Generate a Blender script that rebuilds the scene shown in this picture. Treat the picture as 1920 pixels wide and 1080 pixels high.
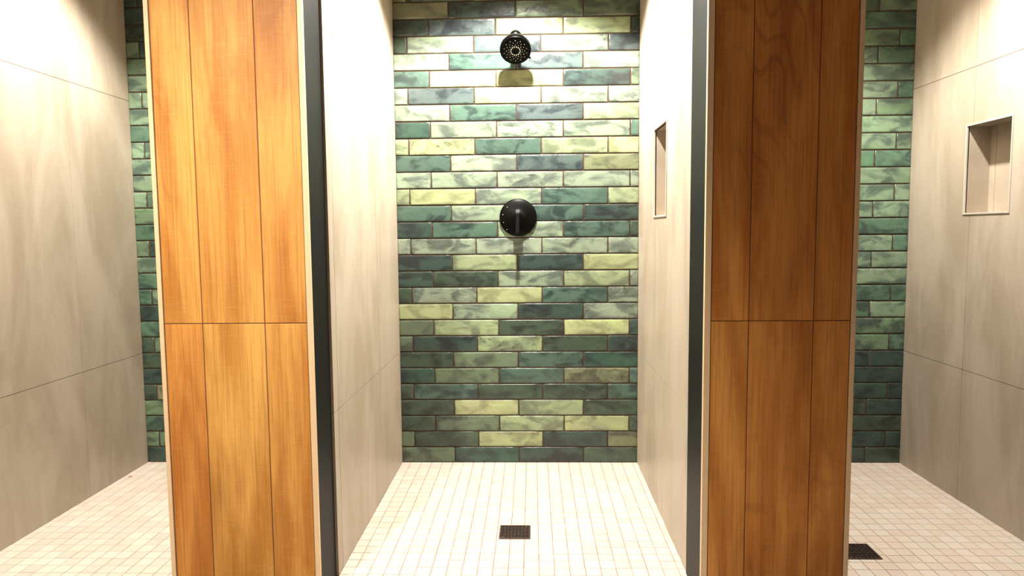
import bpy, bmesh, math, random
import numpy as np
from mathutils import Vector, Matrix
for o in list(bpy.data.objects): bpy.data.objects.remove(o, do_unlink=True)
S = bpy.context.scene
COL = S.collection

# ---------------------------------------------------------------- camera
CX, CZ, D, F = 0.6359, 1.1158, 3.2717, 1301.53
PITCH, YAW, ROLL = 0.08278, -0.03002, -0.00904
def cam_ray(px, py):
    u = (px-960)/F; v = (py-540)/F; r = -ROLL
    u, v = u*math.cos(r)-v*math.sin(r), u*math.sin(r)+v*math.cos(r)
    yr = math.cos(PITCH)-v*math.sin(PITCH); z = -math.sin(PITCH)-v*math.cos(PITCH)
    return Vector((u*math.cos(YAW)+yr*math.sin(YAW), -u*math.sin(YAW)+yr*math.cos(YAW), z))
fwd = cam_ray(960, 540); right = (cam_ray(961, 540)-fwd).normalized(); fwd.normalize(); up = right.cross(fwd).normalized()
cd = bpy.data.cameras.new('camera'); cam = bpy.data.objects.new('camera', cd); COL.objects.link(cam)
cam.matrix_world = Matrix.Translation((CX, 0, CZ)) @ Matrix((right, up, -fwd)).transposed().to_4x4()
cd.sensor_width = 36; cd.lens = F/1920*36; cd.clip_start = .02
S.camera = cam

# ---------------------------------------------------------------- world, exposure, lights
w = bpy.data.worlds.new('world'); S.world = w; w.use_nodes = True
w.node_tree.nodes['Background'].inputs[0].default_value = (.5, .45, .4, 1)
w.node_tree.nodes['Background'].inputs[1].default_value = 0.05
S.view_settings.view_transform = 'Standard'; S.view_settings.look = 'None'
S.view_settings.exposure = 0.0; S.view_settings.gamma = 1.0; S.view_settings.use_curve_mapping = False
CEIL = 2.52
def spot(name, loc, target, power, size, blend, radius, color):
    l = bpy.data.lights.new(name, 'SPOT'); l.energy = power; l.spot_size = math.radians(size)
    l.spot_blend = blend; l.shadow_soft_size = radius; l.color = color
    o = bpy.data.objects.new(name, l); COL.objects.link(o); o.location = loc
    o.rotation_euler = (Vector(target)-Vector(loc)).to_track_quat('-Z', 'Y').to_euler()
    return o
def area(name, loc, target, power, sx, sy, color):
    l = bpy.data.lights.new(name, 'AREA'); l.energy = power; l.shape = 'RECTANGLE'; l.size = sx; l.size_y = sy; l.color = color
    o = bpy.data.objects.new(name, l); COL.objects.link(o); o.location = loc
    o.rotation_euler = (Vector(target)-Vector(loc)).to_track_quat('-Z', 'Y').to_euler()
    return o
WARM = (1.0, .93, .84)
spot('downlight_center_bay', (.58, 2.635, CEIL-.03), (.58, 2.62, 0), 540, 122, .32, .03, WARM)
spot('downlight_left_bay', (-.85, 2.50, CEIL-.03), (-.85, 2.48, 0), 310, 116, .55, .03, WARM)
spot('downlight_right_bay', (1.77, 2.50, CEIL-.03), (1.77, 2.48, 0), 310, 116, .55, .03, WARM)
spot('corridor_spot_left', (-.35, .55, CEIL-.05), (-.25, 2.0, .35), 395, 84, 1.0, .04, (1, .90, .76))
area('corridor_fill_light', (.6, -.6, CEIL-.02), (.6, -.6, 0), 8, 2.4, .5, (1, .92, .82))  # added soft fill behind the camera, stands for no known lamp

# ---------------------------------------------------------------- material helpers
def lin(c):
    def f(v):
        v /= 255.0
        return v/12.92 if v <= .04045 else ((v+.055)/1.055)**2.4
    return (f(c[0]), f(c[1]), f(c[2]), 1.0)
class NT:
    def __init__(s, name):
        s.m = bpy.data.materials.new(name); s.m.use_nodes = True; s.t = s.m.node_tree
        s.b = s.t.nodes['Principled BSDF']
    def n(s, kind, **kw):
        nd = s.t.nodes.new(kind)
        for k, v in kw.items():
            if k.startswith('i_'):
                key = k[2:].replace('_', ' ')
                key = int(key) if key.isdigit() else key
                s.put(nd.inputs[key], v)
            else: setattr(nd, k, v)
        return nd
    def put(s, sock, v):
        if isinstance(v, bpy.types.NodeSocket): s.t.links.new(v, sock)
        else: sock.default_value = v
    def math(s, op, a, b=None, c=None, clamp=False):
        nd = s.t.nodes.new('ShaderNodeMath'); nd.operation = op; nd.use_clamp = clamp
        s.put(nd.inputs[0], a)
        if b is not None: s.put(nd.inputs[1], b)
        if c is not None: s.put(nd.inputs[2], c)
        return nd.outputs[0]
    def vm(s, op, a, b=None):
        nd = s.t.nodes.new('ShaderNodeVectorMath'); nd.operation = op
        s.put(nd.inputs[0], a)
        if b is not None: s.put(nd.inputs[1], b)
        return nd.outputs[0]
    def mix(s, f, a, b, mode='MIX'):
        nd = s.t.nodes.new('ShaderNodeMix'); nd.data_type = 'RGBA'; nd.blend_type = mode
        s.put(nd.inputs[0], f); s.put(nd.inputs[6], a); s.put(nd.inputs[7], b)
        return nd.outputs[2]
    def ramp(s, f, lo, hi, a=0., b=1.):
        nd = s.t.nodes.new('ShaderNodeMapRange'); nd.interpolation_type = 'SMOOTHSTEP'
        s.put(nd.inputs[0], f); nd.inputs[1].default_value = lo; nd.inputs[2].default_value = hi
        nd.inputs[3].default_value = a; nd.inputs[4].default_value = b
        return nd.outputs[0]
    def noise(s, vec, scale, detail=2, rough=.5, dist=0):
        nd = s.t.nodes.new('ShaderNodeTexNoise')
        s.put(nd.inputs['Vector'], vec); nd.inputs['Scale'].default_value = scale
        nd.inputs['Detail'].default_value = detail; nd.inputs['Roughness'].default_value = rough
        nd.inputs['Distortion'].default_value = dist
        return nd.outputs[0]
    def bump(s, h, strength, dist):
        nd = s.t.nodes.new('ShaderNodeBump'); s.put(nd.inputs['Height'], h)
        nd.inputs['Strength'].default_value = strength; nd.inputs['Distance'].default_value = dist
        s.t.links.new(nd.outputs[0], s.b.inputs['Normal'])
    def pos(s): return s.n('ShaderNodeTexCoord').outputs['Object']
    def attr(s, name, out='Color'):
        nd = s.n('ShaderNodeAttribute'); nd.attribute_name = name
        return nd.outputs[out]
    def set(s, **kw):
        for k, v in kw.items(): s.put(s.b.inputs[k.replace('_', ' ')], v)
        return s.m

def plain(name, rgb, rough=.5, metal=0, spec=.5, speckle=.0):
    t = NT(name); p = t.pos(); c = lin(rgb)
    nz = t.noise(p, 60, 3)
    dark = tuple(x*.82 for x in c[:3])+(1,)
    col = t.mix(t.ramp(nz, .35, .65), c, dark) if speckle else t.mix(t.ramp(nz, .3, .7, 0, .25), c, dark)
    return t.set(Base_Color=col, Roughness=rough, Metallic=metal, Specular_IOR_Level=spec)

def mat_glaze():
    t = NT('glazed_tile'); p = t.pos()
    tint, tint2 = t.attr('tint'), t.attr('tint_two')
    rnd, vein = t.attr('shift', 'Fac'), t.attr('vein', 'Fac')
    off = t.n('ShaderNodeCombineXYZ', i_0=t.math('MULTIPLY', rnd, 37.), i_1=t.math('MULTIPLY', rnd, 91.), i_2=t.math('MULTIPLY', rnd, 13.)).outputs[0]
    q = t.vm('ADD', p, off)
    qs = t.vm('MULTIPLY', q, (1, 1, 1.9))
    n1 = t.noise(qs, 8.5, 4, .55, .7)
    c = t.mix(t.ramp(n1, .42, .62), tint, t.vm('MULTIPLY', tint2, (.9, .9, .9)))
    n2 = t.noise(q, 34, 5, .65, .4)
    c = t.mix(t.ramp(n2, .46, .74, 0, .32), c, tint2)
    n4 = t.noise(t.vm('ADD', qs, (3.1, 2.2, 7.7)), 6.0, 2, .5, .3)
    c = t.mix(t.ramp(n4, .52, .72, 0, .5), c, t.vm('MULTIPLY', tint, (1.25, 1.32, 1.12)))
    # smoky smudges and hairline crazing on the veined tiles
    n3 = t.noise(qs, 5.2, 6, .62, 1.3)
    ridge = t.math('ABSOLUTE', t.math('SUBTRACT', n3, .5))
    line = t.math('MULTIPLY', t.ramp(ridge, 0.0, .016, 1, 0), t.math('MULTIPLY', vein, t.ramp(n1, .42, .55)))
    c = t.mix(t.math('MULTIPLY', line, .75, clamp=True), c, lin((38, 42, 38)))
    sm = t.math('MULTIPLY', t.ramp(n3, .5, .68), vein)
    c = t.mix(t.math('MULTIPLY', sm, .5, clamp=True), c, lin((70, 80, 74)))
    # thin glaze on the rim of every tile
    e = t.attr('rim', 'Fac')
    en = t.math('ADD', e, t.math('MULTIPLY', t.math('SUBTRACT', n2, .5), .9))
    c = t.mix(t.ramp(en, .35, 1.15, 0, .62), c, lin((62, 58, 44)))
    hb = t.math('ADD', t.noise(q, 16, 3, .5, .3), t.math('MULTIPLY', t.noise(qs, 70, 3), .18))
    t.bump(hb, .35, .006)
    return t.set(Base_Color=c, Roughness=t.ramp(n2, .3, .7, .2, .34), Specular_IOR_Level=.5)

def mat_porcelain():
    t = NT('greige_porcelain'); p = t.pos()
    s = t.vm('MULTIPLY', p, (1, 1.7, .55))
    n = t.noise(s, 2.6, 6, .6, .8)
    v = t.noise(t.vm('MULTIPLY', p, (1, 6, .7)), 2.0, 5, .6, .6)
    c = t.mix(t.ramp(n, .35, .68), lin((173, 162, 146)), lin((154, 142, 124)))
    c = t.mix(t.ramp(v, .55, .72, 0, .35), c, lin((184, 174, 162)))
    g = t.noise(p, 350, 2)
    c = t.mix(t.ramp(g, .4, .7, 0, .12), c, lin((112, 100, 88)))
    t.bump(t.noise(p, 90, 3), .08, .002)
    return t.set(Base_Color=c, Roughness=.42, Specular_IOR_Level=.4)

def mat_wood():
    t = NT('wood_look_plank'); p = t.pos()
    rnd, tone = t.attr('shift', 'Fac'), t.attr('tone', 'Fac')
    off = t.n('ShaderNodeCombineXYZ', i_0=t.math('MULTIPLY', rnd, 17.), i_1=0., i_2=t.math('MULTIPLY', rnd, 29.)).outputs[0]
    q = t.vm('ADD', p, off)
    fine = t.noise(t.vm('MULTIPLY', q, (1, 1, .022)), 170, 4, .6)
    broad = t.noise(t.vm('MULTIPLY', q, (1, 1, .16)), 11, 4, .55, .5)
    warp = t.noise(t.vm('MULTIPLY', q, (1, 1, .3)), 4.2, 2, .5, .2)
    rings = t.math('SINE', t.math('MULTIPLY', warp, 95.))
    band = t.noise(t.vm('MULTIPLY', q, (.6, 1, .22)), 3.0, 2)
    c = t.mix(t.ramp(broad, .33, .68), lin((206, 150, 76)), lin((168, 108, 42)))
    c = t.mix(t.ramp(fine, .42, .72, 0, .42), c, lin((128, 76, 34)))
    c = t.mix(t.math('MULTIPLY', t.ramp(rings, .45, 1.0, 0, .34), t.ramp(band, .46, .62)), c, lin((120, 70, 30)))
    saw = t.noise(t.vm('MULTIPLY', q, (.05, 1, 1)), 330, 2)
    c = t.mix(t.ramp(saw, .5, .75, 0, .10), c, lin((226, 176, 112)))
    dark = t.noise(t.vm('MULTIPLY', q, (1, 1, .3)), 5.0, 3, .5, .4)
    c = t.mix(t.ramp(dark, .56, .74, 0, .35), c, lin((118, 66, 28)))
    c = t.mix(1.0, c, t.n('ShaderNodeCombineXYZ', i_0=t.math('POWER', tone, .3), i_1=tone, i_2=t.math('POWER', tone, 1.3)).outputs[0], 'MULTIPLY')  # tone carries plank variation, plus the right pier's painted-in shade and red shift
    t.bump(fine, .15, .001)
    return t.set(Base_Color=c, Roughness=.55, Specular_IOR_Level=.35)

def mat_mosaic():
    t = NT('mosaic_floor_tile'); p = t.pos()
    c = t.mix(t.ramp(t.noise(p, 3.0, 3), .4, .7, 0, .25), t.attr('tint'), lin((176, 160, 144)))
    c = t.mix(t.ramp(t.noise(p, 120, 3), .45, .75, 0, .12), c, lin((165, 145, 126)))
    return t.set(Base_Color=c, Roughness=.5, Specular_IOR_Level=.35)

M = dict(
    glaze=mat_glaze(), porcelain=mat_porcelain(), wood=mat_wood(), mosaic=mat_mosaic(),
    grout_dark=plain('brown_grout', (58, 40, 28), .9, speckle=1),
    grout_tan=plain('tan_grout', (132, 104, 80), .9, speckle=1),
    seam=plain('seam_grout', (138, 116, 94), .9, speckle=1),
    plank_joint=plain('plank_joint_grout', (96, 56, 34), .9),
    cream=plain('cream_edge_strip', (214, 186, 150), .45),
    black_metal=plain('black_jamb_metal', (11, 12, 12), .5, spec=.15),
    fixture=plain('black_fixture', (1, 1, 1), .38, spec=.11),
    fixture_soft=plain('black_rubber', (1, 1, 1), .5, spec=.1),
    nozzle=plain('pale_rubber_nozzle', (245, 243, 240), .5),
    steel=plain('brushed_steel_trim', (205, 198, 188), .4, .35),
    drain=plain('dark_drain_metal', (84, 66, 58), .28, .6),
    well=plain('drain_well', (6, 5, 5), .8),
    plaster=plain('painted_plaster', (206, 196, 182), .9),
    corridor=plain('corridor_floor_tile', (150, 138, 124), .5),
    pebble=plain('tan_crumb', (176, 140, 104), .8),
)

# ---------------------------------------------------------------- object helpers
def obj(name, mesh_or_bm, mats, parent=None, smooth=False):
    if isinstance(mesh_or_bm, bmesh.types.BMesh):
        me = bpy.data.meshes.new(name); mesh_or_bm.normal_update(); mesh_or_bm.to_mesh(me); mesh_or_bm.free()
    else: me = mesh_or_bm
    for m in (mats if isinstance(mats, (list, tuple)) else [mats]): me.materials.append(m)
    if smooth:
        for p in me.polygons: p.use_smooth = True
    o = bpy.data.objects.new(name, me); COL.objects.link(o)
    if parent: o.parent = parent
    return o
def empty(name, loc, label, cat, group=None):
    o = bpy.data.objects.new(name, None); COL.objects.link(o); o.location = loc; o.empty_display_size = .05
    o['label'] = label; o['category'] = cat
    if group: o['group'] = group
    return o
def struct(o, label=None, cat=None):
    o['kind'] = 'structure'
    if label: o['label'] = label
    if cat: o['category'] = cat
    return o
def box(bm, x0, x1, y0, y1, z0, z1, mi=0, bevel=0, skip=()):
    v = [bm.verts.new(c) for c in ((x0,y0,z0),(x1,y0,z0),(x1,y1,z0),(x0,y1,z0),(x0,y0,z1),(x1,y0,z1),(x1,y1,z1),(x0,y1,z1))]
    fs = []
    for q in ((0,3,2,1),(4,5,6,7),(0,1,5,4),(1,2,6,5),(2,3,7,6),(3,0,4,7)):
        f = bm.faces.new([v[i] for i in q]); f.material_index = mi; fs.append(f)
    if bevel:
        es = list({e for f in fs for e in f.edges})
        r = bmesh.ops.bevel(bm, geom=es, offset=bevel, segments=2, affect='EDGES', profile=.5)
        for f in r['faces']: f.material_index = mi
def lathe(bm, prof, seg=48, mtx=None, mi=0):
    """prof: list of (r, h) along +Z"""
    rings = []
    for r, h in prof:
        if r < 1e-6: rings.append([bm.verts.new((0, 0, h))])
        else: rings.append([bm.verts.new((r*math.cos(2*math.pi*k/seg), r*math.sin(2*math.pi*k/seg), h)) for k in range(seg)])
    new = [v for r in rings for v in r]
    for a, b in zip(rings, rings[1:]):
        for k in range(seg):
            k2 = (k+1) % seg
            if len(a) == 1 and len(b) == 1: continue
            if len(a) == 1: f = bm.faces.new((a[0], b[k], b[k2]))
            elif len(b) == 1: f = bm.faces.new((a[k], a[k2], b[0]))
            else: f = bm.faces.new((a[k], a[k2], b[k2], b[k]))
            f.material_index = mi; f.smooth = True
    if mtx is not None:
        for v in new: v.co = mtx @ v.co
    bmesh.ops.recalc_face_normals(bm, faces=list({f for v in new for f in v.link_faces}))
def tube(bm, pts, rad, seg=20):
    pts = [Vector(p) for p in pts]; rings = []
    for i, p in enumerate(pts):
        d = (pts[min(i+1, len(pts)-1)]-pts[max(i-1, 0)]).normalized()
        a = d.cross(Vector((1, 0, 0)));  a = a.normalized() if a.length > 1e-4 else Vector((0, 0, 1))
        b = d.cross(a).normalized()
        r = rad[i] if isinstance(rad, (list, tuple)) else rad
        rings.append([bm.verts.new(p+(a*math.cos(t)+b*math.sin(t))*r) for t in [2*math.pi*k/seg for k in range(seg)]])
    for A, B in zip(rings, rings[1:]):
        for k in range(seg): bm.faces.new((A[k], A[(k+1) % seg], B[(k+1) % seg], B[k])).smooth = True
    bm.faces.new(rings[0]); bm.faces.new(list(reversed(rings[-1])))
    bmesh.ops.recalc_face_normals(bm, faces=bm.faces[:])

# ---------------------------------------------------------------- dimensions
YF = 1.995                        # front plane of the wood clad piers
YB = D                            # tiled back walls
XL, X0, X1, XR = -1.255, -.001, 1.131, 2.370
PL = (-.462, -.009)               # left pier
PR = (1.127, 1.556)               # right pier
Z1, Z2 = .5385, 1.7376            # panel joints
SEAM = [YB-.4507, YB-.4507-.61]
RP, PITCHX = .07725, .309

# ---------------------------------------------------------------- glazed brick tile walls
TC = {  # colour one, colour two
 'Y': ((184, 196, 150), (166, 176, 134)), 'y': ((134, 142, 112), (104, 108, 90)),
 'L': ((158, 178, 156), (118, 134, 124)), 'K': ((166, 184, 146), (136, 152, 124)),
 'G': ((112, 132, 108), (84, 98, 86)),   'M': ((88, 118, 106), (58, 80, 78)),
 'D': ((58, 80, 74), (48, 58, 60)),       'B': ((90, 107, 108), (60, 72, 78)),
 'T': ((56, 86, 76), (46, 64, 64)),      'S': ((68, 87, 74), (54, 67, 60)),
}
TYPES = 'ABC'
CENTER = ['y D G G','D B Y K D','S L B L B','L M B L','M Y Y D G','L B Y L Lv','L M B K','T L Lv L M','K Yv M K Y',
 'M L B y','L L Lv L L','K Y L M K','Mv L M D','D Mv L Mv S','L Lv L Lv L','D K D Y','D Sv L K Lv','S L Y M Lv','Y L Dv Lv',
 'Gv K Sv Y D','Gv D Kv Sv D','S G Mv T','T G Mv yv M','S M S S M','S Y K Sv','S Gv K Yv S','G S Yv D y','G T D S']
LEFT = {27:'D',26:'G G',25:'M',24:'G',23:'S y',22:'D',21:'S',20:'S G',19:'M',18:'D',17:'M K',16:'M',15:'L',14:'G D',13:'M',12:'G',
 11:'Lv G',10:'L',9:'L',8:'L L',7:'M',6:'L',5:'L L',4:'L',3:'G',2:'L M',1:'S',0:'D',-1:'D S'}
RIGHT = {27:'D S',26:'T D',25:'S',24:'S D',23:'T Dv',22:'T',21:'D D',20:'Gv Mv',19:'Gv',18:'M L',17:'M M',16:'Kv',15:'L L',14:'Lv M',
 13:'M',12:'L L',11:'L L',10:'L',9:'M M',8:'L G',7:'L',6:'L G',5:'Lv M',4:'L',3:'L M',2:'G M',1:'M',0:'S G'}

SIDE = {'L': 'H', 'K': 'H', 'B': 'S', 'G': 'J', 'M': 'N', 'T': 'D'}
TC.update({'H': ((138, 166, 138), (98, 124, 110)), 'J': ((116, 144, 114), (84, 106, 94)), 'N': ((94, 130, 108), (70, 94, 86))})
def tile_wall(name, xa, xb, spec, label):
    rng = random.Random(hash_seed(name))
    W = xb-xa; V = []; Fc = []; MI = []; tint = []; tint2 = []; sh = []; ve = []; rim = []
    def quadvals(n, c1, c2, s, v):
        for _ in range(n): tint.append(c1); tint2.append(c2); sh.append(s); ve.append(v)
    row = 27
    while 28*RP + (27-row)*0 >= 0:
        ztop = (28-row)*RP; zbot = ztop-RP
        if zbot > CEIL: break
        if spec == 'center': ty = row % 3; start = (.257, .165, .063)[ty]; cuts = [start+PITCHX*k for k in range(4)]
        elif spec == 'left': ty = row % 3; start = (.257, .165, .063)[ty]; cuts = [start+PITCHX*k for k in range(4)]
        else: ty = (row-1) % 3; e = (.28, .07, .165)[ty]; cuts = sorted(W-e-PITCHX*k for k in range(4))
        cuts = [0]+[c for c in cuts if .012 < c < W-.012]+[W]
        n = len(cuts)-1
        palette = ['L', 'G', 'M', 'D', 'K', 'B'] if spec == 'center' else (['L', 'G', 'M', 'G'] if row < 20 else ['D', 'S', 'T', 'G'])
        toks = [rng.choice(palette)+('v' if rng.random() < .2 else '') for _ in range(n)]
        if spec == 'center' and 0 <= row <= 27:
            tk = CENTER[row].split(); toks = (tk+tk)[:n]
        if spec == 'left' and row in LEFT:
            tk = LEFT[row].split(); toks[:len(tk)] = tk[:n]
        if spec == 'right' and row in RIGHT:
            tk = RIGHT[row].split(); toks[n-len(tk):] = tk
        if spec != 'center': toks = [SIDE.get(q[0], q[0])+q[1:] for q in toks]
        for k in range(n):
            g = .0018
            ax, bx = xa+cuts[k]+g+rng.uniform(-.0004, .0004), xa+cuts[k+1]-g+rng.uniform(-.0004, .0004)
            az, bz = zbot+g+rng.uniform(-.0005, .0005), min(ztop, CEIL)-g+rng.uniform(-.0005, .0005)
            if k == 0: ax = xa
            if k == n-1: bx = xb
            if bz-az < .008: continue
            c1, c2 = [lin(c) for c in TC[toks[k][0]]]
            j = rng.uniform(.9, 1.1); jg = rng.uniform(.96, 1.05)
            j *= (.53 if toks[k][0] in 'LKYH' else (.66 if toks[k][0] in 'DST' else .55))*(1 if spec == 'center' else 1.06); c1 = (c1[0]*j*1.03, c1[1]*j*jg, c1[2]*j*.97, 1); c2 = (c2[0]*j*.88, c2[1]*j*.85, c2[2]*j*.83, 1)
            s = rng.random(); v = 1.0 if toks[k].endswith('v') else (.25 if rng.random() < .35 else 0.)
            tip = rng.uniform(-.0007, .0007); tip2 = rng.uniform(-.0005, .0005)
            # rings: inset, height, rim value
            rings = [(0, 0, 1.0), (.0004, .0046, 1.0), (.0016, .0062, .85), (.0045, .0070, .42), (.012, .0073, 0)]
            base = len(V)
            NX = 9
            for (ins, h, rv) in rings:
                xs = [ax+ins+(bx-ax-2*ins)*i/NX for i in range(NX+1)]
                zs = [az+ins+(bz-az-2*ins)*i/3 for i in range(4)]
                loop = [(x, zs[0]) for x in xs]+[(xs[-1], z) for z in zs[1:]]+[(x, zs[-1]) for x in xs[-2::-1]]+[(xs[0], z) for z in zs[-2:0:-1]]
                for (x, z) in loop:
                    wob = (math.sin(x*61+s*40)+math.sin(z*143+s*17))*.00025
                    hh = h + (tip*((x-ax)/(bx-ax)-.5)*2+tip2*((z-az)/(bz-az)-.5)*2+wob if h > 0 else 0)
                    V.append((x, YB-hh, z)); rim.append(rv)
                    quadvals(1, c1, c2, s, v)
            L = 2*NX+6
            for r in range(len(rings)-1):
                for i in range(L):
                    i2 = (i+1) % L; a = base+r*L
                    Fc.append((a+i, a+i2, a+L+i2, a+L+i)); MI.append(0)
            a = base+(len(rings)-1)*L
            Fc.append(tuple(range(a, a+L))); MI.append(0)
        row -= 1
        if row < -8: break
    # grout bed behind
    base = len(V)
    for c in ((xa, YB-.0035, 0), (xb, YB-.0035, 0), (xb, YB-.0035, CEIL), (xa, YB-.0035, CEIL),
              (xa, YB+.1, 0), (xb, YB+.1, 0), (xb, YB+.1, CEIL), (xa, YB+.1, CEIL)):
        V.append(c); rim.append(0); quadvals(1, (0, 0, 0, 1), (0, 0, 0, 1), 0, 0)
    for q in ((0, 1, 2, 3), (5, 4, 7, 6), (1, 5, 6, 2), (4, 0, 3, 7), (3, 2, 6, 7), (4, 5, 1, 0)): Fc.append(tuple(base+i for i in q)); MI.append(1)
    me = bpy.data.meshes.new(name); me.from_pydata(V, [], Fc)
    a = me.attributes.new('tint', 'FLOAT_COLOR', 'POINT'); a.data.foreach_set('color', np.array(tint, 'f').ravel())
    a = me.attributes.new('tint_two', 'FLOAT_COLOR', 'POINT'); a.data.foreach_set('color', np.array(tint2, 'f').ravel())
    for nm, arr in (('shift', sh), ('vein', ve), ('rim', rim)):
        a = me.attributes.new(nm, 'FLOAT', 'POINT'); a.data.foreach_set('value', np.array(arr, 'f'))
    o = obj(name, me, [M['glaze'], M['grout_dark']])
    me.polygons.foreach_set('material_index', MI)
    me.polygons.foreach_set('use_smooth', [m == 0 for m in MI])
    me.update()
    return struct(o, label, 'wall')
def hash_seed(s): return sum((i+7)*ord(c) for i, c in enumerate(s))
tile_wall('wall_back', X0, X1, 'center', 'green glazed brick tile back wall of the middle shower bay')
tile_wall('wall_back_left', XL, PL[0], 'left', 'green brick tile back wall seen as a narrow strip left of the light wood pier')
tile_wall('wall_back_right', PR[1], XR, 'right', 'green brick tile back wall seen right of the shaded dark brown wood pier')

# ---------------------------------------------------------------- porcelain side walls
def minus(r, h):
    """rect (y0,y1,z0,z1) minus hole"""
    if h is None: return [r]
    y0, y1, z0, z1 = r; a0, a1, b0, b1 = h
    if a1 <= y0 or a0 >= y1 or b1 <= z0 or b0 >= z1: return [r]
    out = []
    if a0 > y0: out.append((y0, a0, z0, z1))
    if a1 < y1: out.append((a1, y1, z0, z1))
    m0, m1 = max(y0, a0), min(y1, a1)
    if b0 > z0: out.append((m0, m1, z0, b0))
    if b1 < z1: out.append((m0, m1, b1, z1))
    return out
def side_panels(bm, x, sgn, ya, yb, hole=None):
    """face at x looking along sgn; panels 8 mm thick over a grout bed"""
    ys = [ya]+sorted(s for s in SEAM+[SEAM[1]-.61, SEAM[1]-1.22, SEAM[1]-1.83] if ya+.02 < s < yb-.02)+[yb]
    zs = [0, Z1, Z2, CEIL]; g = .0011
    for i in range(len(ys)-1):
        for j in range(len(zs)-1):
            r = (ys[i]+(g if i else 0), ys[i+1]-(g if i < len(ys)-2 else 0), zs[j]+(g if j else 0), zs[j+1]-(g if j < len(zs)-2 else 0))
            for q in minus(r, hole):
                xa, xb = sorted((x, x-sgn*.008)); box(bm, xa, xb, q[0], q[1], q[2], q[3], 0)
    for q in minus((ya, yb, 0, CEIL), hole):
        xa, xb = sorted((x-sgn*.0025, x-sgn*.012)); box(bm, xa, xb, q[0]+.0005, q[1]-.0005, q[2], q[3], 1)

NICHE = (2.595, 2.857, 1.168, 1.512)   # y0,y1,z0,z1
NDEP = .092

def planks(name, xa, xb, cuts, parent, tones, seed):
    """wood look planks on the front face, y = YF"""
    me = bpy.data.meshes.new(name); bm = bmesh.new()
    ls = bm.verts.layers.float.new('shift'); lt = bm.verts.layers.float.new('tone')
    rng = random.Random(seed); g = .0012; zc = [0, .851, 2.051, CEIL]; k = 0
    xs = [xa]+cuts+[xb]
    for j in range(3):
        for i in range(len(xs)-1):
            n0 = len(bm.verts)
            box(bm, xs[i]+(g if i else .0012), xs[i+1]-(g if i < len(xs)-2 else .0012), YF, YF+.009, zc[j]+(g if j else 0), zc[j+1]-g, 0, .0012)
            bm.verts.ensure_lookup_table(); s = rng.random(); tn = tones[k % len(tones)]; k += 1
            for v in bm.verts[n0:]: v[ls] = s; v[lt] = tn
    box(bm, xa, xb, YF+.0016, YF+.012, 0, CEIL, 1)
    bm.to_mesh(me); bm.free()
    return obj(name, me, [M['wood'], M['plank_joint']], parent)
def edge_strip(x0, x1, parent, lab=None):
    bm = bmesh.new(); xm = (x0+x1)/2
    box(bm, x0, x1, YF-.0035, YF+.012, 0, CEIL, 0, .0012)
    o = obj('edge_strip', bm, M['cream'], parent)
    return o
def jamb(x, sgn, y1, parent):
    bm = bmesh.new(); xa, xb = sorted((x, x-sgn*.03))
    box(bm, xa, xb, YF+.0125, y1, 0, CEIL, 0, .0015)
    # shallow raised lip against the plank side
    o = obj('door_jamb', bm, M['black_metal'], parent); o['label'] = 'tall flat black metal jamb'
    return o

# left partition with its wood clad front
bm = bmesh.new()
box(bm, PL[0]+.012, X0-.034, YF+.013, YB-.001, 0, CEIL, 1)
side_panels(bm, X0, 1, 2.158, YB)
side_panels(bm, PL[0], -1, YF+.0125, YB)
p1 = struct(obj('wall_center_left', bm, [M['porcelain'], M['seam']]), 'partition between left and middle bay, bright honey-coloured wood front', 'wall')
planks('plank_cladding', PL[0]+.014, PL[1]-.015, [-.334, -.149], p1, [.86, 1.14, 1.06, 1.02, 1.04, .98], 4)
edge_strip(PL[0], PL[0]+.013, p1); edge_strip(PL[1]-.014, PL[1], p1)
jamb(PL[1], 1, 2.156, p1)

# right partition, holds the middle bay's niche
bm = bmesh.new()
box(bm, X1+NDEP+.012, PR[1]-.012, YF+.013, YB-.001, 0, CEIL, 1)
box(bm, X1+.034, X1+NDEP+.012, YF+.013, 2.45, 0, CEIL, 1)
side_panels(bm, X1, -1, 2.192, YB, NICHE)
side_panels(bm, PR[1], 1, YF+.0125, YB)
p2 = struct(obj('wall_center_right', bm, [M['porcelain'], M['seam']]), 'partition between middle and right bay, shaded dark brown wood front', 'wall')
planks('plank_cladding', PR[0]+.019, PR[1]-.014, [1.2545, 1.438], p2, [.9, .84, .84, .84, .8, .84], 9)  # same wood as left; its dimmer, redder light is painted into these plank tones
edge_strip(PR[0], PR[0]+.018, p2); edge_strip(PR[1]-.013, PR[1], p2)
jamb(PR[0], -1, 2.188, p2)

# outer walls
bm = bmesh.new(); side_panels(bm, XL, 1, YF, YB); box(bm, XL-.42, XL-.012, YF, YB-.001, 0, CEIL, 1)
struct(obj('wall_left', bm, [M['porcelain'], M['seam']]), 'large-format beige panel wall at the left edge', 'wall')
bm = bmesh.new(); side_panels(bm, XR, -1, YF, YB, NICHE); box(bm, XR+NDEP+.012, XR+.45, YF, YB-.001, 0, CEIL, 1)
struct(obj('wall_right', bm, [M['porcelain'], M['seam']]), 'large-format beige panel wall at the right edge', 'wall')

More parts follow.
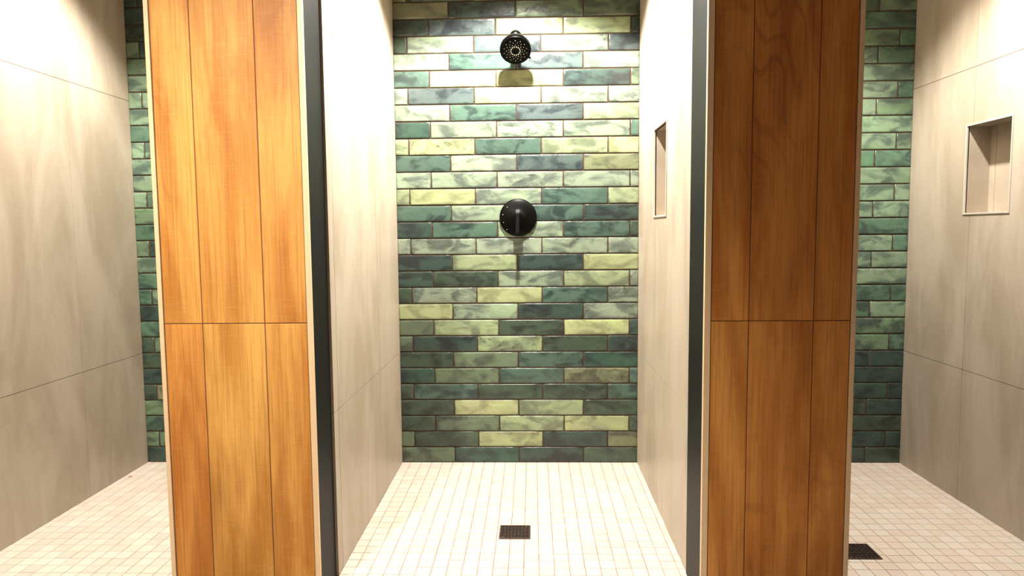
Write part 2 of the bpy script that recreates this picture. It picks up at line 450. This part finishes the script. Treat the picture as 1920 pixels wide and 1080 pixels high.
# rest of the room, around and behind the camera
bm = bmesh.new(); box(bm, -3.1, 4.2, -1.9, YB+.1, CEIL, CEIL+.1); struct(obj('ceiling', bm, M['plaster']), 'plain pale ceiling', 'ceiling')
bm = bmesh.new(); box(bm, -3.1, 4.2, -1.9, -1.8, 0, CEIL); struct(obj('wall_front', bm, M['plaster']), 'plain corridor wall facing the showers', 'wall')
bm = bmesh.new(); box(bm, -3.1, -3.0, -1.8, YF, 0, CEIL); box(bm, -3.0, XL-.4, YF, YF+.1, 0, CEIL)
struct(obj('wall_corridor_left', bm, M['plaster']), 'plain wall at the left end of the corridor', 'wall')
bm = bmesh.new(); box(bm, 4.1, 4.2, -1.8, YF, 0, CEIL); box(bm, XR+.42, 4.1, YF, YF+.1, 0, CEIL)
struct(obj('wall_corridor_right', bm, M['plaster']), 'plain wall at the right end of the corridor', 'wall')

# ---------------------------------------------------------------- floors
DRAINS = [(.564, 2.490), (1.752, 2.347)]
DS = .0565
bm = bmesh.new(); lt = bm.verts.layers.float_color.new('tint')
rng = random.Random(5)
box(bm, -3.1, 4.2, -1.9, YF, -.1, 0, 2)
box(bm, XL-.02, XR+.02, YF, YB+.05, -.1, -.0016, 1)
cols = [(187, 177, 164), (189, 180, 168), (185, 173, 160), (188, 179, 169), (187, 172, 161)]
def mosaic(xa, xb, off):
    P = .0508; g = .0009
    nx = int((xb-xa)/P)+3; ny = int((YB-YF)/P)+2
    for j in range(ny):
        y1 = YB-.004-j*P+.018; y0 = y1-P
        for i in range(nx):
            xx0 = xa+off-P+i*P; xx1 = xx0+P
            ax, bx, ay, by = max(xx0+g, xa), min(xx1-g, xb), max(y0+g, YF+.001), min(y1-g, YB-.002)
            if bx-ax < .006 or by-ay < .006: continue
            if any(ax < dx+DS-.004 and bx > dx-DS+.004 and ay < dy+DS-.004 and by > dy-DS+.004 for dx, dy in DRAINS):
                # trimmed tiles around the drain
                for dx, dy in DRAINS:
                    if ax < dx+DS and bx > dx-DS and ay < dy+DS and by > dy-DS:
                        for q in minus((ax, bx, ay, by), (dx-DS-.001, dx+DS+.001, dy-DS-.001, dy+DS+.001)):
                            if q[1]-q[0] > .003 and q[3]-q[2] > .003: tile(q[0], q[1], q[2], q[3])
                continue
            jx, jy = rng.uniform(-.0004, .0004), rng.uniform(-.0004, .0004)
            tile(ax+jx, bx+jx, ay+jy, by+jy)
def tile(ax, bx, ay, by):
    c = lin(rng.choice(cols)); k = rng.uniform(.96, 1.03); c = (c[0]*k, c[1]*k, c[2]*k, 1)
    v = []
    for ins, z in ((0, -.0016), (.0003, -.0004), (.0012, 0)):
        for x, y in ((ax+ins, ay+ins), (bx-ins, ay+ins), (bx-ins, by-ins), (ax+ins, by-ins)):
            q = bm.verts.new((x, y, z)); q[lt] = c; v.append(q)
    for r in (0, 4):
        for i in range(4): bm.faces.new((v[r+i], v[r+(i+1) % 4], v[r+4+(i+1) % 4], v[r+4+i]))
    bm.faces.new(v[8:12])
mosaic(X0, X1, .042); mosaic(XL, PL[0], .030); mosaic(PR[1], XR, .022)
struct(obj('floor', bm, [M['mosaic'], M['grout_tan'], M['corridor']]), 'cream mosaic tile shower floor', 'floor')

# ---------------------------------------------------------------- niches
def niche(x, sgn, label):
    """opening in plane x; the room lies on side sgn"""
    y0, y1, z0, z1 = NICHE; t = empty('shower_niche', (x, (y0+y1)/2, z0), label, 'niche', 'wall niches')
    def L(v): return v
    bm = bmesh.new(); d = -sgn
    def bx(xa, xb, *r):
        a, b = sorted((xa, xb)); box(bm, a, b, *r)
    ox, oy, oz = x, (y0+y1)/2, z0
    bx(x+d*NDEP, x+d*(NDEP+.01), y0-.008, y1+.008, z0-.008, z1+.008)
    bx(x+d*(NDEP-.0004), x+d*NDEP, SEAM[0]-.001, SEAM[0]+.001, z0, z1, 1)
    back = bmesh_shift(bm, (ox, oy, oz)); obj('back_panel', back, [M['porcelain'], M['seam']], t)
    for r, nm in (((y0-.008, y0, z0, z1), 'side_panel'), ((y1, y1+.008, z0, z1), 'side_panel'),
              ((y0-.008, y1+.008, z0-.008, z0), 'sill'), ((y0-.008, y1+.008, z1, z1+.008), 'top_panel')):
        bm = bmesh.new(); a, b = sorted((x+d*.0005, x+d*(NDEP-.0003))); box(bm, a, b, *r)
        obj(nm, bmesh_shift(bm, (ox, oy, oz)), M['porcelain'], t)
    bm = bmesh.new(); e = .006
    a, b = sorted((x-d*.0035, x+d*.004))
    for r in ((y0-e, y0+.001, z0-e, z1+e), (y1-.001, y1+e, z0-e, z1+e), (y0+.001, y1-.001, z0-e, z0+.001), (y0+.001, y1-.001, z1-.001, z1+e)):
        box(bm, a, b, *r, 0, .0008)
    o = obj('frame', bmesh_shift(bm, (ox, oy, oz)), M['steel'], t); o['label'] = 'thin silver metal edge frame'
    return t
def bmesh_shift(bm, o):
    for v in bm.verts: v.co -= Vector(o)
    return bm
niche(X1, -1, 'narrow-looking wall niche in the bright side wall beside the middle shower valve')
niche(XR, -1, 'recessed wall niche with silver edge in the far right beige wall')

# ---------------------------------------------------------------- shower head
hc = Vector((.566, YB-.118, 1.910)); al = math.radians(48)
nrm = Vector((0, -math.cos(al), -math.sin(al)))
t = empty('showerhead', (.566, YB, 1.985), 'round matte black shower head mounted high on the green tile wall', 'shower head')
org = Vector(t.location)
def frame(c, n):
    n = n.normalized(); a = Vector((1, 0, 0)); b = n.cross(a).normalized()
    return Matrix.Translation(c-org) @ Matrix((a, b, n)).transposed().to_4x4()
H = frame(hc, nrm) @ Matrix.Scale(.96, 4)
R = .0725
bm = bmesh.new()
lathe(bm, [(.021, -.072), (.0235, -.068), (.0235, -.048), (.034, -.046), (.056, -.041), (.067, -.033), (.0715, -.022), (R, -.008), (R, -.002), (.0712, .0015), (.0690, .0015), (.0680, -.001), (0, -.001)], 64, H)
obj('head_body', bm, M['fixture'], t)
bm = bmesh.new()
lathe(bm, [(.0676, -.001), (.0672, .0008), (.060, .0016), (.024, .0022), (.0225, .0034), (.012, .0034), (.0108, .0016), (0, .0010)], 64, H)
face = obj('face_plate', bm, M['fixture_soft'], t)
bm = bmesh.new(); lathe(bm, [(.0015, 0), (.0015, .0022), (.0009, .0028), (0, .0028)], 10); me_s = bpy.data.meshes.new('nozzle'); bm.to_mesh(me_s); bm.free(); me_s.materials.append(M['nozzle'])
bm = bmesh.new(); lathe(bm, [(.0029, 0), (.0029, .0022), (.0020, .0030), (0, .0030)], 12); me_b = bpy.data.meshes.new('large_nozzle'); bm.to_mesh(me_b); bm.free(); me_b.materials.append(M['nozzle'])
for cnt, rr, ph, me, h in ((14, .0215, .0, me_b, .0022), (14, .0315, .5, me_s, .0018), (14, .0420, .0, me_s, .0016), (14, .0530, .5, me_s, .0014)):
    for k in range(cnt):
        a = 2*math.pi*(k+ph)/cnt
        o = bpy.data.objects.new('nozzle', me); COL.objects.link(o); o.parent = face
        o.matrix_local = H @ Matrix.Translation((rr*math.cos(a), rr*math.sin(a), h-.0006))
# selector tab on the rim
bm = bmesh.new(); box(bm, -.004, .004, -.007, .006, -.006, .002, 0, .0012)
a = math.radians(-33)
mt = H @ Matrix.Rotation(a, 4, 'Z') @ Matrix.Translation((.0755, 0, -.004)) @ Matrix.Rotation(math.pi/2, 4, 'Z')
for v in bm.verts: v.co = mt @ v.co
obj('selector_tab', bm, M['fixture'], t)
# swivel ball and nut
bc = hc + Vector((0, .062, .080))
bm = bmesh.new(); lathe(bm, [(0, -.025)]+[(.025*math.cos(x), .025*math.sin(x)) for x in [math.radians(q) for q in range(-75, 76, 15)]]+[(0, .025)], 32, frame(bc, nrm))
obj('swivel_ball', bm, M['fixture'], t)
bm = bmesh.new(); lathe(bm, [(.020, -.016), (.0265, -.014), (.0285, 0), (.0270, .014), (.020, .016)], 24, frame(hc+Vector((0, .050, .073)), nrm)); obj('collar_nut', bm, M['fixture'], t)
bm = bmesh.new(); wp = Vector((.566, YB-.006, 1.992))
tube(bm, [bc-org+(Vector((0, 0, 0))), (bc*.5+wp*.5)-org+Vector((0, 0, .002)), wp-org], .0125); obj('shower_arm', bm, M['fixture'], t)
bm = bmesh.new(); lathe(bm, [(.030, 0), (.030, .003), (.026, .007), (.0125, .009)], 36, frame(Vector((.566, YB-.0065, 1.985)), Vector((0, -1, 0)))); obj('wall_flange', bm, M['fixture'], t)

# ---------------------------------------------------------------- valve
vc = Vector((.5695, YB-.0068, 1.176))
t = empty('shower_valve', tuple(vc), 'round black shower valve plate with lever handle, below the shower head', 'shower valve')
org = vc.copy(); Vn = Vector((0, -1, 0)); A = frame(vc, Vn)
bm = bmesh.new()
lathe(bm, [(.060, 0), (.084, .001), (.0868, .005), (.0872, .009), (.0855, .0125), (.078, .0165), (.066, .0205), (.050, .0245), (.036, .028), (.027, .032), (.0245, .037), (0, .037)], 72, A)
plate = obj('valve_plate', bm, M['fixture'], t)
for (dx, dz) in ((-.0705, .013), (-.0680, -.023), (-.0520, -.056), (-.050, .048)):
    r = math.hypot(dx, dz); h = .0205+(.066-r)*.33
    bm = bmesh.new(); lathe(bm, [(.0013, 0), (.0013, .0009), (0, .0009)], 10, frame(vc+Vector((dx, -h+.0004, dz)), Vector((dx, -r*3.2, dz)))); obj('marking_dot', bm, M['nozzle'], plate)
# handle: rounded hub block tapering to a long lever that hangs down
def loft(bm, secs):
    """secs: list of (y_off, z_top, z_bot, halfwidth) -> rounded slabs"""
    rings = []
    for y, zt, zb, hw in secs:
        ring = []; n = 10
        for k in range(n+1):
            a = math.pi*k/n; ring.append(bm.verts.new((hw*math.cos(a), -y, zt-hw+hw*math.sin(a))))
        for k in range(n+1):
            a = math.pi+math.pi*k/n; ring.append(bm.verts.new((hw*math.cos(a), -y, zb+hw+hw*math.sin(a))))
        rings.append(ring)
    L = len(rings[0])
    for a, b in zip(rings, rings[1:]):
        for k in range(L): bm.faces.new((a[k], a[(k+1) % L], b[(k+1) % L], b[k])).smooth = True
    bm.faces.new(rings[0]); bm.faces.new(list(reversed(rings[-1])))
    bmesh.ops.recalc_face_normals(bm, faces=bm.faces[:])
bm = bmesh.new(); loft(bm, [(.030, .024, -.032, .0215), (.044, .024, -.042, .0215), (.056, .023, -.046, .0205), (.060, .020, -.044, .017)])
obj('handle_hub', bm, M['fixture'], t)
bm = bmesh.new()
vs = []
for (y, z, hw) in ((.052, .034, .0085), (.064, .036, .0085), (.072, .020, .0085), (.094, -.072, .0085), (.094, -.081, .0080), (.085, -.082, .0080), (.058, -.040, .0085), (.052, -.03, .0085)):
    vs.append((bm.verts.new((-hw-.001+(z*.02), -y, z)), bm.verts.new((hw-.001+(z*.02), -y, z))))
for k in range(len(vs)):
    a, b = vs[k], vs[(k+1) % len(vs)]; bm.faces.new((a[0], a[1], b[1], b[0]))
bm.faces.new([v[0] for v in vs]); bm.faces.new([v[1] for v in reversed(vs)])
bmesh.ops.recalc_face_normals(bm, faces=bm.faces[:])
bmesh.ops.bevel(bm, geom=bm.edges[:], offset=.002, segments=2, affect='EDGES')
obj('lever', bm, M['fixture'], t)

# ---------------------------------------------------------------- drains
def drain(x, y, label):
    t = empty('floor_drain', (x, y, -.0016), label, 'drain', 'square floor drains')
    bm = bmesh.new(); box(bm, -DS, DS, -DS, DS, .0002, .0008); obj('drain_well', bm, M['well'], t)
    bm = bmesh.new(); w = .006
    for r in ((-DS, DS, -DS, -DS+w), (-DS, DS, DS-w, DS), (-DS, -DS+w, -DS+w, DS-w), (DS-w, DS, -DS+w, DS-w)): box(bm, *r, .0008, .0046, 0, .0008)
    obj('drain_frame', bm, M['drain'], t)
    bm = bmesh.new(); n = 8; a = DS-w
    for k in range(1, n):
        c = -a+2*a*k/n
        box(bm, c-.0014, c+.0014, -a, a, .0010, .0040, 0, .0005); box(bm, -a, a, c-.0014, c+.0014, .0010, .0037, 0, .0005)
    obj('drain_grate', bm, M['drain'], t)
    for sx, sy in ((-1, -1), (1, 1)):
        bm = bmesh.new(); lathe(bm, [(.005, .001), (.005, .0043), (.004, .0047), (.0012, .0042), (0, .0040)], 16, Matrix.Translation((sx*(a-.008), sy*(a-.008), 0)))
        obj('screw', bm, M['drain'], t)
drain(*DRAINS[0], 'square black grate drain in the middle bay floor below the valve')
drain(*DRAINS[1], 'square black grate drain partly behind the shaded dark brown wood pier')

# crumb on the left bay floor
bm = bmesh.new(); bmesh.ops.create_icosphere(bm, subdivisions=2, radius=.006)
rng = random.Random(3)
for v in bm.verts: v.co = Vector((v.co.x*1.1, v.co.y*.8, v.co.z*.65))*rng.uniform(.85, 1.1)
o = obj('crumb', bm, M['pebble'], None, True); o.location = (-1.222, 3.06, .0036)
o['label'] = 'tiny tan crumb on the left bay floor near the beige wall'; o['category'] = 'debris'
